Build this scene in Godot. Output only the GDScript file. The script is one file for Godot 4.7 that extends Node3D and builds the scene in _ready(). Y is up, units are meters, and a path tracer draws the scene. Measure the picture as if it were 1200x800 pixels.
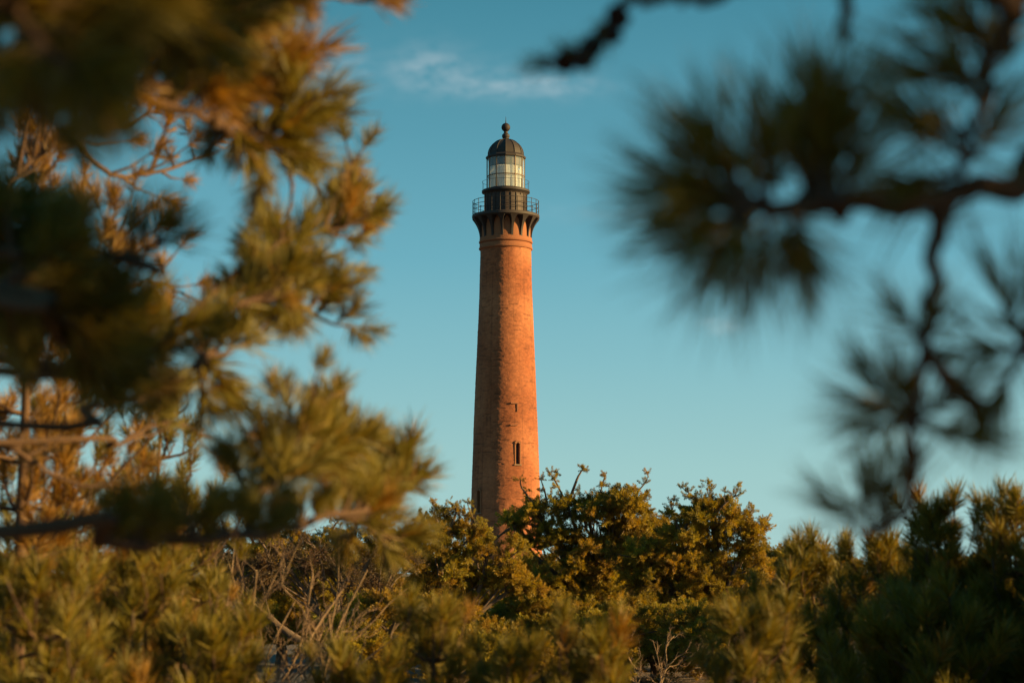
extends Node3D
# Brick lighthouse seen past pine branches, low sun from the right.

const F := 2328.0            # focal length in pixels of the 1200 x 800 photograph
const PITCH := 6.61          # camera tilt upwards, degrees
const EYE := Vector3(0, 1.7, 0)
const TOWER_Z := 208.5

var rng := RandomNumberGenerator.new()
var names := {}
var noise_ground := FastNoiseLite.new()
var tuft_meshes := {}
var sprig_meshes := {}
const BARK := Color(0.105, 0.062, 0.04)
var M := {}


# ---------------------------------------------------------------- mesh builder
class MB:
	var v := PackedVector3Array()
	var n := PackedVector3Array()
	var c := PackedColorArray()
	var ix := PackedInt32Array()

	func tri(a: int, b: int, d: int) -> void:
		var g := (v[d] - v[a]).cross(v[b] - v[a])
		if g.dot(n[a] + n[b] + n[d]) < 0.0:
			ix.append(a); ix.append(d); ix.append(b)
		else:
			ix.append(a); ix.append(b); ix.append(d)

	func vert(p: Vector3, nn: Vector3, col: Color) -> int:
		v.append(p); n.append(nn); c.append(col)
		return v.size() - 1

	func flat_tri(a: Vector3, b: Vector3, d: Vector3, col: Color, out := Vector3.ZERO) -> void:
		var nn := (d - a).cross(b - a).normalized()
		if out != Vector3.ZERO and nn.dot(out) < 0.0:
			nn = -nn
		var i := vert(a, nn, col); vert(b, nn, col); vert(d, nn, col)
		tri(i, i + 1, i + 2)

	func quad(a: Vector3, b: Vector3, d: Vector3, e: Vector3, col: Color, out := Vector3.ZERO) -> void:
		var nn := (d - a).cross(b - a).normalized()
		if out != Vector3.ZERO and nn.dot(out) < 0.0:
			nn = -nn
		var i := vert(a, nn, col); vert(b, nn, col); vert(d, nn, col); vert(e, nn, col)
		tri(i, i + 1, i + 2); tri(i, i + 2, i + 3)

	func box(t: Transform3D, s: Vector3, col: Color) -> void:
		var h := s * 0.5
		for k in 3:
			for sg in [-1.0, 1.0]:
				var o := Vector3.ZERO; o[k] = sg
				var p := Vector3.ZERO; p[(k + 1) % 3] = 1.0
				var q := Vector3.ZERO; q[(k + 2) % 3] = 1.0
				quad(t * ((o + p + q) * h), t * ((o + p - q) * h), t * ((o - p - q) * h), t * ((o - p + q) * h), col, t.basis * o)

	func tube(pts: Array, rad: Array, sides: int, col: Color, wobble := 0.0, r: RandomNumberGenerator = null) -> void:
		var last := -1
		var side := Vector3.UP
		for k in pts.size():
			var p: Vector3 = pts[k]
			var d: Vector3 = (pts[mini(k + 1, pts.size() - 1)] - pts[maxi(k - 1, 0)]).normalized()
			if k == 0:
				side = d.cross(Vector3(0.31, 0.77, 0.55)).normalized()
			side = (side - d * side.dot(d)).normalized()
			var up := d.cross(side)
			var first := v.size()
			for s in sides:
				var a := TAU * s / sides
				var o := side * cos(a) + up * sin(a)
				var rr: float = rad[k]
				var cc := col
				if r != null:
					rr *= 1.0 + r.randf_range(-wobble, wobble)
					cc = col * r.randf_range(0.75, 1.25)
				vert(p + o * rr, o, cc)
			if last >= 0:
				for s in sides:
					var s2 := (s + 1) % sides
					tri(last + s, last + s2, first + s)
					tri(last + s2, first + s2, first + s)
			last = first
		var endp: Vector3 = pts[pts.size() - 1]
		var dd: Vector3 = (endp - pts[pts.size() - 2]).normalized()
		var tip := vert(endp + dd * float(rad[rad.size() - 1]), dd, col)
		for s in sides:
			tri(last + s, last + (s + 1) % sides, tip)

	# profile: [[radius, height], ...] from bottom to top; flat = faceted
	func lathe(profile: Array, seg: int, turn: float, col: Color, flat := false) -> void:
		for k in profile.size() - 1:
			var r0: float = profile[k][0]; var y0: float = profile[k][1]
			var r1: float = profile[k + 1][0]; var y1: float = profile[k + 1][1]
			var sl := Vector2(y1 - y0, r0 - r1)
			sl = sl.normalized() if sl.length() > 1e-9 else Vector2(0, 1)
			for s in seg:
				var a0 := turn + TAU * s / seg
				var a1 := turn + TAU * (s + 1) / seg
				var e0 := Vector3(sin(a0), 0, cos(a0)); var e1 := Vector3(sin(a1), 0, cos(a1))
				var em := (e0 + e1).normalized()
				var n0 := e0 * sl.x + Vector3.UP * sl.y
				var n1 := e1 * sl.x + Vector3.UP * sl.y
				if flat:
					n0 = (em * sl.x + Vector3.UP * sl.y).normalized(); n1 = n0
				var i := vert(e0 * r0 + Vector3.UP * y0, n0, col); vert(e1 * r0 + Vector3.UP * y0, n1, col)
				vert(e1 * r1 + Vector3.UP * y1, n1, col); vert(e0 * r1 + Vector3.UP * y1, n0, col)
				if r0 > 1e-5: tri(i, i + 1, i + 2)
				if r1 > 1e-5: tri(i, i + 2, i + 3)

	func mesh(mat: Material) -> ArrayMesh:
		var a := []
		a.resize(Mesh.ARRAY_MAX)
		a[Mesh.ARRAY_VERTEX] = v; a[Mesh.ARRAY_NORMAL] = n; a[Mesh.ARRAY_COLOR] = c; a[Mesh.ARRAY_INDEX] = ix
		var m := ArrayMesh.new()
		m.add_surface_from_arrays(Mesh.PRIMITIVE_TRIANGLES, a)
		m.surface_set_material(0, mat)
		return m


# ---------------------------------------------------------------- naming helpers
func numbered(called: String) -> String:
	var k: int = names.get(called, -1) + 1
	names[called] = k
	return called if k == 0 else "%s_%03d" % [called, k]


func thing(called: String, label: String, category: String, at: Vector3, group := "") -> Node3D:
	var o := Node3D.new()
	o.name = numbered(called)
	add_child(o)
	o.position = at
	o.set_meta("label", label); o.set_meta("category", category)
	if group: o.set_meta("group", group)
	return o


func part(called: String, mb: MB, mat: Material, parent: Node3D, at := Vector3.ZERO) -> MeshInstance3D:
	var o := MeshInstance3D.new()
	o.name = called
	o.mesh = mb.mesh(mat)
	o.position = at
	parent.add_child(o, true)
	return o


func use(called: String, m: Mesh, t: Transform3D, parent: Node3D) -> MeshInstance3D:
	var o := MeshInstance3D.new()
	o.name = called
	o.mesh = m
	o.transform = t
	parent.add_child(o, true)
	return o


func many(called: String, m: Mesh, ts: Array, parent: Node3D, cols: Array = []) -> void:
	if ts.is_empty(): return
	var mm := MultiMesh.new()
	mm.transform_format = MultiMesh.TRANSFORM_3D
	mm.use_colors = not cols.is_empty()
	mm.mesh = m
	mm.instance_count = ts.size()
	for k in ts.size():
		mm.set_instance_transform(k, ts[k])
		if not cols.is_empty(): mm.set_instance_color(k, cols[k])
	var o := MultiMeshInstance3D.new()
	o.name = called
	o.multimesh = mm
	o.set_meta("kind", "stuff")
	parent.add_child(o, true)


# ---------------------------------------------------------------- places
func at(x: float, y: float, d: float) -> Vector3:
	var p := deg_to_rad(PITCH)
	return EYE + d * (Vector3(0, sin(p), -cos(p)) + Vector3(1, 0, 0) * ((x - 600.0) / F) + Vector3(0, cos(p), sin(p)) * ((400.0 - y) / F))


func ground_height(x: float, z: float) -> float:
	return 0.35 * noise_ground.get_noise_2d(x * 0.6, z * 0.6) * clampf(Vector2(x, z).length() / 12.0, 0.0, 1.0)


func on_ground(p: Vector3) -> Vector3:
	return Vector3(p.x, ground_height(p.x, p.z), p.z)


func rv() -> Vector3:
	while true:
		var p := Vector3(rng.randf_range(-1, 1), rng.randf_range(-1, 1), rng.randf_range(-1, 1))
		if p.length() < 1.0 and p.length() > 0.05:
			return p.normalized()
	return Vector3.UP


func frame(dir: Vector3, roll := 0.0) -> Basis:
	var y := dir.normalized()
	var x := y.cross(Vector3(0.21, 0.13, 0.97) if absf(y.z) < 0.9 else Vector3(1, 0, 0)).normalized()
	return Basis(x, y, x.cross(y)) * Basis(Vector3.UP, roll)


func curve(pts: Array, per := 6) -> Array:
	var out := []
	for k in pts.size() - 1:
		var p0: Vector3 = pts[maxi(k - 1, 0)]; var p1: Vector3 = pts[k]
		var p2: Vector3 = pts[k + 1]; var p3: Vector3 = pts[mini(k + 2, pts.size() - 1)]
		for j in per:
			out.append(p1.cubic_interpolate(p2, p0, p3, float(j) / per))
	out.append(pts[pts.size() - 1])
	return out


func taper(n: int, r0: float, r1: float) -> Array:
	var out := []
	for k in n: out.append(lerpf(r0, r1, float(k) / maxf(1.0, n - 1)))
	return out


# ---------------------------------------------------------------- materials
func mat(rough: float, col := Color.WHITE, metal := 0.0) -> StandardMaterial3D:
	var m := StandardMaterial3D.new()
	m.albedo_color = col.linear_to_srgb()
	m.roughness = rough
	m.metallic = metal
	m.vertex_color_use_as_albedo = true
	return m


func grain(m: StandardMaterial3D, freq: float, cm: float, scale: float) -> void:
	var t := NoiseTexture2D.new()
	var f := FastNoiseLite.new()
	f.seed = 5; f.frequency = freq; f.fractal_octaves = 4
	t.noise = f; t.width = 256; t.height = 256; t.seamless = true
	m.heightmap_enabled = true
	m.heightmap_texture = t
	m.heightmap_scale = cm
	m.uv1_triplanar = true
	m.uv1_scale = Vector3.ONE * scale


func materials() -> void:
	M.bark = mat(0.95)
	M.bark.metallic_specular = 0.2
	grain(M.bark, 0.05, 0.6, 9.0)
	M.needle = mat(0.55)
	M.needle.backlight_enabled = true
	M.needle.backlight = Color(0.9, 0.82, 0.35)
	M.leaf = mat(0.5)
	M.leaf.backlight_enabled = true
	M.leaf.backlight = Color(1.0, 0.95, 0.4)
	M.brick = mat(0.92)
	grain(M.brick, 0.06, 2.0, 1.3)
	M.iron = mat(0.72)
	grain(M.iron, 0.05, 0.3, 2.0)
	var rt := NoiseTexture2D.new()
	var rf := FastNoiseLite.new(); rf.seed = 8; rf.frequency = 0.03; rf.fractal_octaves = 5
	var ramp := Gradient.new()
	ramp.offsets = PackedFloat32Array([0.0, 0.5, 0.68, 1.0])
	ramp.colors = PackedColorArray([Color(0.7, 0.7, 0.72), Color(0.85, 0.83, 0.82), Color(1.0, 0.78, 0.62), Color(1.0, 0.62, 0.42)])
	rt.noise = rf; rt.width = 256; rt.height = 256; rt.seamless = true; rt.color_ramp = ramp
	M.iron.albedo_texture = rt
	M.cloth = mat(0.9)
	M.cloth.backlight_enabled = true
	M.cloth.backlight = Color(1.0, 0.97, 0.9)
	M.ground = mat(0.95)
	grain(M.ground, 0.06, 3.0, 1.0)
	M.brass = mat(0.35, Color(0.55, 0.38, 0.14), 0.9)
	M.dark = mat(0.8)
	M.glass = StandardMaterial3D.new()
	M.glass.transparency = BaseMaterial3D.TRANSPARENCY_ALPHA
	M.glass.albedo_color = Color(0.9, 0.95, 0.95, 0.08)
	M.glass.roughness = 0.02
	M.glass.metallic_specular = 0.3
	M.prism = StandardMaterial3D.new()
	M.prism.transparency = BaseMaterial3D.TRANSPARENCY_ALPHA
	M.prism.albedo_color = Color(0.92, 0.9, 0.8, 0.55)
	M.prism.roughness = 0.1


# ---------------------------------------------------------------- foliage pieces
func needle_color(dead: bool) -> Color:
	var k := rng.randf()
	var c := Color(0.125, 0.112, 0.014).lerp(Color(0.25, 0.178, 0.016), k)
	if dead or rng.randf() < 0.05:
		c = Color(0.24, 0.13, 0.018).lerp(Color(0.36, 0.175, 0.026), k)
	return c * rng.randf_range(0.8, 1.2)


func make_tuft(dead: bool, count: int, wide: float) -> ArrayMesh:
	var mb := MB.new()
	mb.tube([Vector3.ZERO, Vector3(0.002, 0.03, 0), Vector3(0, 0.062, 0.001)], [0.0032, 0.0028, 0.002], 5, BARK)
	for k in count:
		var t := pow(rng.randf(), 0.8)
		var a := k * 2.39996 + rng.randf_range(-0.3, 0.3)
		var lean := deg_to_rad(lerpf(62.0, 22.0, t) + rng.randf_range(-12, 12))
		var o := Vector3(cos(a), 0, sin(a))
		var d := (Vector3.UP * cos(lean) + o * sin(lean)).normalized()
		var b := Vector3.UP * (0.005 + 0.057 * t)
		var l := rng.randf_range(0.052, 0.078)
		var w := d.cross(rv()).normalized() * wide
		var bend := (Vector3.UP * 0.12 + rv() * 0.12) * l
		var col := needle_color(dead)
		var m := b + d * l * 0.55
		var e := b + d * l + bend
		mb.quad(b - w, b + w, m + w, m - w, col)
		mb.flat_tri(m - w, m + w, e, col)
	return mb.mesh(M.needle)


# longer, looser brush: uneven lengths, thin on one side
func make_long_tuft(count: int, longest: float) -> ArrayMesh:
	var mb := MB.new()
	mb.tube([Vector3.ZERO, Vector3(0.002, 0.02, 0), Vector3(0, 0.045, 0.001)], [0.0045, 0.004, 0.003], 5, BARK)
	var thin := rng.randf() * TAU
	for k in count:
		var t := pow(rng.randf(), 0.7)
		var a := k * 2.39996 + rng.randf_range(-0.6, 0.6)
		if cos(a - thin) > 0.45 and rng.randf() < 0.65: continue
		var lean := deg_to_rad(lerpf(66.0, 8.0, t) + rng.randf_range(-18, 18))
		var o := Vector3(cos(a), 0, sin(a))
		var d := (Vector3.UP * cos(lean) + o * sin(lean)).normalized()
		var b := Vector3.UP * (0.005 + 0.04 * t)
		var l := longest * rng.randf_range(0.4, 1.0)
		var w := d.cross(rv()).normalized() * 0.0012
		var col := needle_color(rng.randf() < 0.06)
		var m := b + d * l * 0.55
		var e := b + d * l + (o * 0.08 + rv() * 0.12) * l
		mb.quad(b - w, b + w, m + w, m - w, col)
		mb.flat_tri(m - w, m + w, e, col)
	return mb.mesh(M.needle)


func make_sprig(tone: Color, tone2: Color, leaves: int, length: float, leaf: float) -> ArrayMesh:
	var mb := MB.new()
	mb.tube([Vector3.ZERO, Vector3(0.01, length * 0.5, 0.01), Vector3(0, length * 0.9, 0)], [0.006, 0.004, 0.002], 4, Color(0.13, 0.09, 0.06))
	for k in leaves:
		var t := rng.randf_range(0.12, 1.0)
		var a := k * 2.39996 + rng.randf_range(-0.5, 0.5)
		var lean := deg_to_rad(lerpf(75.0, 25.0, t) + rng.randf_range(-20, 20))
		var o := Vector3(cos(a), 0, sin(a))
		var d := (Vector3.UP * cos(lean) + o * sin(lean)).normalized()
		var b := Vector3.UP * length * t * 0.9 + o * rng.randf_range(0.0, length * 0.14)
		var l := leaf * rng.randf_range(0.55, 1.4)
		var w := d.cross((Vector3.UP + rv() * 0.8).normalized()).normalized() * l * 0.155
		var nrm := d.cross(w).normalized() * l * 0.06
		var col := tone.lerp(tone2, rng.randf()) * rng.randf_range(0.75, 1.25)
		var m := b + d * l * 0.5
		mb.flat_tri(b, m + w + nrm, b + d * l, col)
		mb.flat_tri(b, m - w + nrm, b + d * l, col)
	return mb.mesh(M.leaf)


func foliage_pieces() -> void:
	for kind in ["live", "dry"]:
		tuft_meshes[kind] = []
		for k in 4:
			tuft_meshes[kind].append(make_tuft(kind == "dry", 92 - k * 8, 0.0014))
		tuft_meshes[kind].append(make_tuft(kind == "dry", 40, 0.0034))
	tuft_meshes["long"] = []
	for k in 5:
		tuft_meshes["long"].append(make_long_tuft(56 + k * 6, 0.092 + 0.008 * k))
	# leaf sprigs of the shrubs
	sprig_meshes["oak"] = []
	sprig_meshes["twiggy"] = []
	for k in 3:
		sprig_meshes["oak"].append(make_sprig(Color(0.43, 0.295, 0.03), Color(0.25, 0.195, 0.026), 92, 0.21, 0.032 + 0.007 * k))
		sprig_meshes["twiggy"].append(make_sprig(Color(0.20, 0.115, 0.05), Color(0.12, 0.075, 0.04), 16, 0.26, 0.04))


# ---------------------------------------------------------------- pines
# A pine is a Dictionary: root, tufts (list of [bough, mesh kind, transform])
func pine(called: String, label: String, group: String, foot: Vector3) -> Dictionary:
	return {"root": thing(called, label, "pine tree", foot, group), "foot": foot, "tufts": []}


func add_tuft(tree: Dictionary, bough: Node3D, p: Vector3, dir: Vector3, kind: String, size: float) -> void:
	var b := frame(dir, rng.randf() * TAU).scaled_local(Vector3.ONE * size)
	tree.tufts.append([bough, kind, Transform3D(b, p - tree.foot)])


# spec keys: twigs, length, kind, up (upward bias), from (start share), tufts (per twig), size, spread, dense (tufts along the bough itself)
func bough(tree: Dictionary, pts: Array, r0: float, r1: float, spec: Dictionary, called := "bough", bark := BARK) -> Node3D:
	var line := curve(pts, 6)
	for k in range(1, line.size() - 1): line[k] += rv() * minf(r0 * 0.55, 0.006)
	var mb := MB.new()
	mb.tube(line, taper(line.size(), r0, r1), 8, bark, 0.16, rng)
	var holder := Node3D.new()
	var tufts := []
	var twigs: int = spec.get("twigs", 0)
	for k in twigs:
		var t := lerpf(spec.get("from", 0.2), 1.0, (k + rng.randf()) / twigs)
		var i := clampi(int(t * (line.size() - 1)), 0, line.size() - 2)
		var p: Vector3 = line[i].lerp(line[i + 1], fposmod(t * (line.size() - 1), 1.0))
		var d: Vector3 = (line[i + 1] - line[i]).normalized()
		var side := rv()
		side = (side - d * side.dot(d)).normalized()
		var td: Vector3 = (d * spec.get("along", 0.7) + side * spec.get("spread", 0.8) + Vector3.UP * spec.get("up", 0.5)).normalized()
		var l: float = spec.get("length", 0.12) * rng.randf_range(0.6, 1.3)
		var m: Vector3 = p + td * l * 0.5 + Vector3.UP * l * 0.05
		var e: Vector3 = p + (td + Vector3.UP * 0.25).normalized() * l
		mb.tube([p, m, e], [r1 * 0.9 + 0.001, r1 * 0.7 + 0.0005, 0.002], 5, bark * 1.1)
		var nt: int = spec.get("tufts", 3)
		for j in nt:
			var s := 1.0 - 0.75 * float(j) / maxf(1.0, nt)
			var q: Vector3 = p.lerp(e, s)
			var td2: Vector3 = (e - m).normalized() if j == 0 else ((e - m).normalized() + rv() * 0.85 + Vector3.UP * 0.25).normalized()
			tufts.append([q, td2, spec.get("kind", "live") if rng.randf() > 0.07 else "dry", spec.get("size", 1.0) * rng.randf_range(0.75, 1.15)])
	var dense: int = spec.get("dense", 0)
	for k in dense:
		var t := lerpf(spec.get("from", 0.2), 1.0, rng.randf())
		var i := clampi(int(t * (line.size() - 1)), 0, line.size() - 2)
		var d: Vector3 = (line[i + 1] - line[i]).normalized()
		tufts.append([line[i], (d * 0.6 + rv() + Vector3.UP * spec.get("up", 0.5)).normalized(), spec.get("kind", "live"), spec.get("size", 1.0) * rng.randf_range(0.8, 1.15)])
	var o := part(called, mb, M.bark, tree.root, -tree.foot)
	for t in tufts:
		add_tuft(tree, o, t[0], t[1], t[2], t[3])
	holder.free()
	return o


func in_view(p: Vector3) -> float:
	var e := deg_to_rad(PITCH)
	var q := p - EYE
	var d := q.dot(Vector3(0, sin(e), -cos(e)))
	if d < 0.3: return -1.0
	var x := q.x / d * F
	var y := q.dot(Vector3(0, cos(e), sin(e))) / d * F
	return d if absf(x) < 640.0 and absf(y) < 440.0 else -1.0


# the tufts that show largest become parts of their boughs, the rest one part of the tree
func finish_pine(tree: Dictionary, most: int) -> void:
	var near := []
	var rest := {}
	for k in tree.tufts.size():
		var d := in_view(tree.tufts[k][2].origin + tree.foot)
		near.append([d if d > 0.0 else 1e6, k])
	near.sort_custom(func(a, b): return a[0] < b[0] or (a[0] == b[0] and a[1] < b[1]))
	for r in near.size():
		var t: Array = tree.tufts[near[r][1]]
		var variant: int = int(near[r][1]) % 4
		if r < most and near[r][0] < 1e5:
			use("needle_tuft", tuft_meshes[t[1]][variant], Transform3D(t[2].basis, t[2].origin - (t[0] as Node3D).position), t[0])
		else:
			if near[r][0] > 1e5: variant = 4   # outside the frame: coarser brushes
			var key: String = t[1] + str(variant)
			if not rest.has(key): rest[key] = [tuft_meshes[t[1]][variant], []]
			rest[key][1].append(t[2])
	for key in rest:
		many("needles", rest[key][0], rest[key][1], tree.root)


# a young pine: leader, whorls of upturned branches, brushes of needles
func young_pine(label: String, x: float, top_y: float, d: float, width: float, kind: String, group := "young pines in the foreground", most := 60, low := 0.35, tuft_size := 1.0, packed := 1.0) -> void:
	var top := at(x, top_y, d) - Vector3(0, 0.11 * tuft_size, 0)
	var foot := on_ground(Vector3(top.x + rng.randf_range(-0.1, 0.1), 0, top.z))
	var tree := pine("young_pine", label, group, foot)
	var h := top.y - foot.y
	var w := width / F * d
	var mid := foot.lerp(top, 0.5) + Vector3(rng.randf_range(-0.06, 0.06), 0, rng.randf_range(-0.06, 0.06))
	var line := curve([foot - Vector3(0, 0.05, 0), mid, top], 6)
	var mb := MB.new()
	mb.tube(line, taper(line.size(), 0.016 + 0.008 * h, 0.005), 8, BARK * 1.15, 0.12, rng)
	var trunk := part("trunk", mb, M.bark, tree.root, -foot)
	for k in 4:
		add_tuft(tree, trunk, top - Vector3(0, 0.04 * k, 0), (Vector3.UP + rv() * (0.25 + 0.25 * k)).normalized(), kind, tuft_size * 1.1)
	var whorls := int(h * (1.0 - low) / 0.16)
	for k in whorls:
		var s := low + (1.0 - low) * (k + 0.5) / whorls
		var c := foot.lerp(top, s)
		var reach := w * pow(1.0 - s, 0.7) / pow(1.0 - low, 0.7) + 0.07
		var arms := 5
		var a0 := rng.randf() * TAU
		for j in arms:
			var a := a0 + TAU * j / arms + rng.randf_range(-0.35, 0.35)
			var o := Vector3(cos(a), 0, sin(a))
			var l := reach * rng.randf_range(0.6, 1.15)
			bough(tree, [c, c + o * l * 0.55 + Vector3.UP * l * 0.15, c + o * l + Vector3.UP * l * 0.6], 0.008, 0.003,
				{"twigs": maxi(2, int(l * 15.0 * packed)), "length": 0.085, "kind": kind, "up": 1.3, "along": 0.5, "from": 0.25, "tufts": 1, "dense": int((1 + l * 6.0) * packed), "size": tuft_size * 1.1}, "branch")
	finish_pine(tree, most)


# ---------------------------------------------------------------- shrubs
# lobes: [x, y, rx, ry] in photograph pixels at depth d (+ optional depth offset in metres); arms: lists of [x, y] ending in a small clump
func shrub(called: String, label: String, category: String, group: String, bx: float, d: float, lobes: Array, arms: Array, kind: String, per_lobe := 1.0, per_clump := 15, clump := 0.24) -> Node3D:
	var foot := on_ground(at(bx, 700, d))
	var root := thing(called, label, category, foot, group)
	var bark := MB.new()
	var tone := Color(0.13, 0.09, 0.065)
	var fork := foot + Vector3(rng.randf_range(-0.1, 0.1), 0.45, 0)
	bark.tube([foot - Vector3(0, 0.1, 0), foot.lerp(fork, 0.5) + Vector3(0.03, 0, 0), fork], [0.13, 0.1, 0.085], 8, tone, 0.15, rng)
	var trunk := part("trunk", bark, M.bark, root, -foot)
	var ts := [[], [], []]
	var cs := [[], [], []]
	var blobs := []
	for L in lobes:
		blobs.append([at(L[0], L[1], d + (L[4] if L.size() > 4 else 0.0)), L[2] / F * d, L[3] / F * d])
	if d > 30.0 and d < 50.0:   # foliage down to the ground
		for q in [[-0.7, 0.5], [0.75, 0.4], [0.0, 0.75]]:
			blobs.append([foot + Vector3(q[0], q[1], 0.5), 0.75, 0.42])
	for L in blobs:
		var c: Vector3 = L[0]
		c.y = maxf(c.y, foot.y + 0.3)
		var rx: float = L[1]
		var ry: float = L[2]
		var limb := MB.new()
		var mid := fork.lerp(c, 0.5) + rv() * 0.18
		var line := curve([fork - Vector3(0, 0.05, 0), mid, c], 5)
		limb.tube(line, taper(line.size(), 0.065, 0.03), 6, tone, 0.15, rng)
		var n := int(per_lobe * clampf((rx * ry + rx * rx) * 2.1 / (clump * clump), 8.0, 110.0))
		for k in n:
			var u := rv()
			if u.y < -0.2 and rng.randf() < 0.6: u.y = -u.y
			var q := pow(rng.randf(), 0.45)
			var p := c + Vector3(u.x * rx, u.y * ry, u.z * rx * 0.85) * q
			p.y = maxf(p.y, ground_height(p.x, p.z) + 0.15)
			if k % 2 == 0:
				var s: Vector3 = line[rng.randi_range(line.size() / 2, line.size() - 1)]
				limb.tube([s, s.lerp(p, 0.5) + rv() * 0.06 + Vector3.UP * 0.03, p], [0.02, 0.014, 0.007], 5, tone * 1.15)
			put_clump(ts, cs, foot, p, clump * rng.randf_range(0.6, 1.25), per_clump, u)
		part("limb", limb, M.bark, root, -foot)
	for A in arms:
		var pts := []
		for q in A: pts.append(at(q[0], q[1], d + (q[2] if q.size() > 2 else 0.0)))
		var line := curve(pts, 5)
		var limb := MB.new()
		limb.tube(line, taper(line.size(), 0.035, 0.01), 6, tone * 1.1, 0.15, rng)
		for k in range(line.size() / 3, line.size()):
			if rng.randf() < 0.55: continue
			var e: Vector3 = line[k] + (rv() + Vector3(0, 0.6, 0)) * 0.16
			limb.tube([line[k], line[k].lerp(e, 0.5) + rv() * 0.02, e], [0.011, 0.008, 0.005], 5, tone * 1.1)
			put_clump(ts, cs, foot, e, clump * rng.randf_range(0.35, 0.6), int(per_clump * 0.45), Vector3.UP)
		put_clump(ts, cs, foot, line[line.size() - 1], clump * 0.6, int(per_clump * 0.6), Vector3.UP)
		part("limb", limb, M.bark, root, -foot)
	for k in 3:
		many("foliage", sprig_meshes[kind][k], ts[k], root, cs[k])
	return root


func put_clump(ts: Array, cs: Array, foot: Vector3, c: Vector3, r: float, count: int, out: Vector3) -> void:
	var tone := rng.randf_range(0.7, 1.25)
	var warm := rng.randf_range(0.84, 1.1)
	for k in count:
		var u := (rv() + out * 0.35 + Vector3.UP * 0.3).normalized()
		var p := c + u * r * pow(rng.randf(), 0.6) * Vector3(1, 0.8, 1)
		var s := rng.randf_range(0.65, 1.1) * clampf(r / 0.24, 0.6, 1.3)
		var v := rng.randi() % 3
		ts[v].append(Transform3D(frame((u + rv() * 0.6).normalized(), rng.randf() * TAU).scaled_local(Vector3.ONE * s), p - u * 0.12 * s - foot))
		var g := tone * rng.randf_range(0.85, 1.15)
		cs[v].append(Color(g, g * warm * rng.randf_range(0.94, 1.04), g))


# leafless bush: stems that fork and fork again
func bare_bush(label: String, bx: float, d: float, tips: Array, spread: float, thick := 0.013) -> void:
	var foot := on_ground(at(bx, 750, d))
	var root := thing("bare_bush", label, "bush", foot, "leafless bushes")
	for T in tips:
		var mb := MB.new()
		var start := foot + Vector3(rng.randf_range(-0.12, 0.12), -0.05, rng.randf_range(-0.12, 0.12))
		var e := at(T[0], T[1], d + rng.randf_range(-0.4, 0.4))
		stem(mb, start, e, thick * rng.randf_range(0.6, 1.2), 0, spread)
		part("stem", mb, M.bark, root, -foot)


func stem(mb: MB, a: Vector3, b: Vector3, r: float, level: int, spread: float) -> void:
	var l := a.distance_to(b)
	var line := curve([a, a.lerp(b, 0.25) + rv() * l * 0.06, a.lerp(b, 0.5) + rv() * l * 0.09, a.lerp(b, 0.75) + rv() * l * 0.09, b], 4)
	var tone := Color(0.27, 0.175, 0.105) * rng.randf_range(0.6, 1.15) if level < 2 else Color(0.2, 0.125, 0.085)
	mb.tube(line, taper(line.size(), r, r * 0.45), 6 if level < 2 else 4, tone, 0.12, rng)
	if level >= 3: return
	var n: int = [7, 6, 3][level]
	for k in n:
		var t := rng.randf_range(0.3, 1.0)
		var p: Vector3 = line[int(t * (line.size() - 1))]
		var d := ((b - a).normalized() + rv() * spread + Vector3.UP * 0.2).normalized()
		stem(mb, p, p + d * l * rng.randf_range(0.16, 0.42), r * lerpf(0.62, 0.4, t), level + 1, spread)


# ---------------------------------------------------------------- lighthouse
func hy(py: float) -> float:
	return EYE.y + TOWER_Z * tan(deg_to_rad(PITCH) + atan((400.0 - py) / F))


func rp(px: float, py: float) -> float:
	var p := deg_to_rad(PITCH)
	return px / F * (TOWER_Z * cos(p) + (hy(py) - EYE.y) * sin(p))


func ring(r: float, y: float, a: float) -> Vector3:
	return Vector3(sin(a) * r, y, cos(a) * r)


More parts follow.
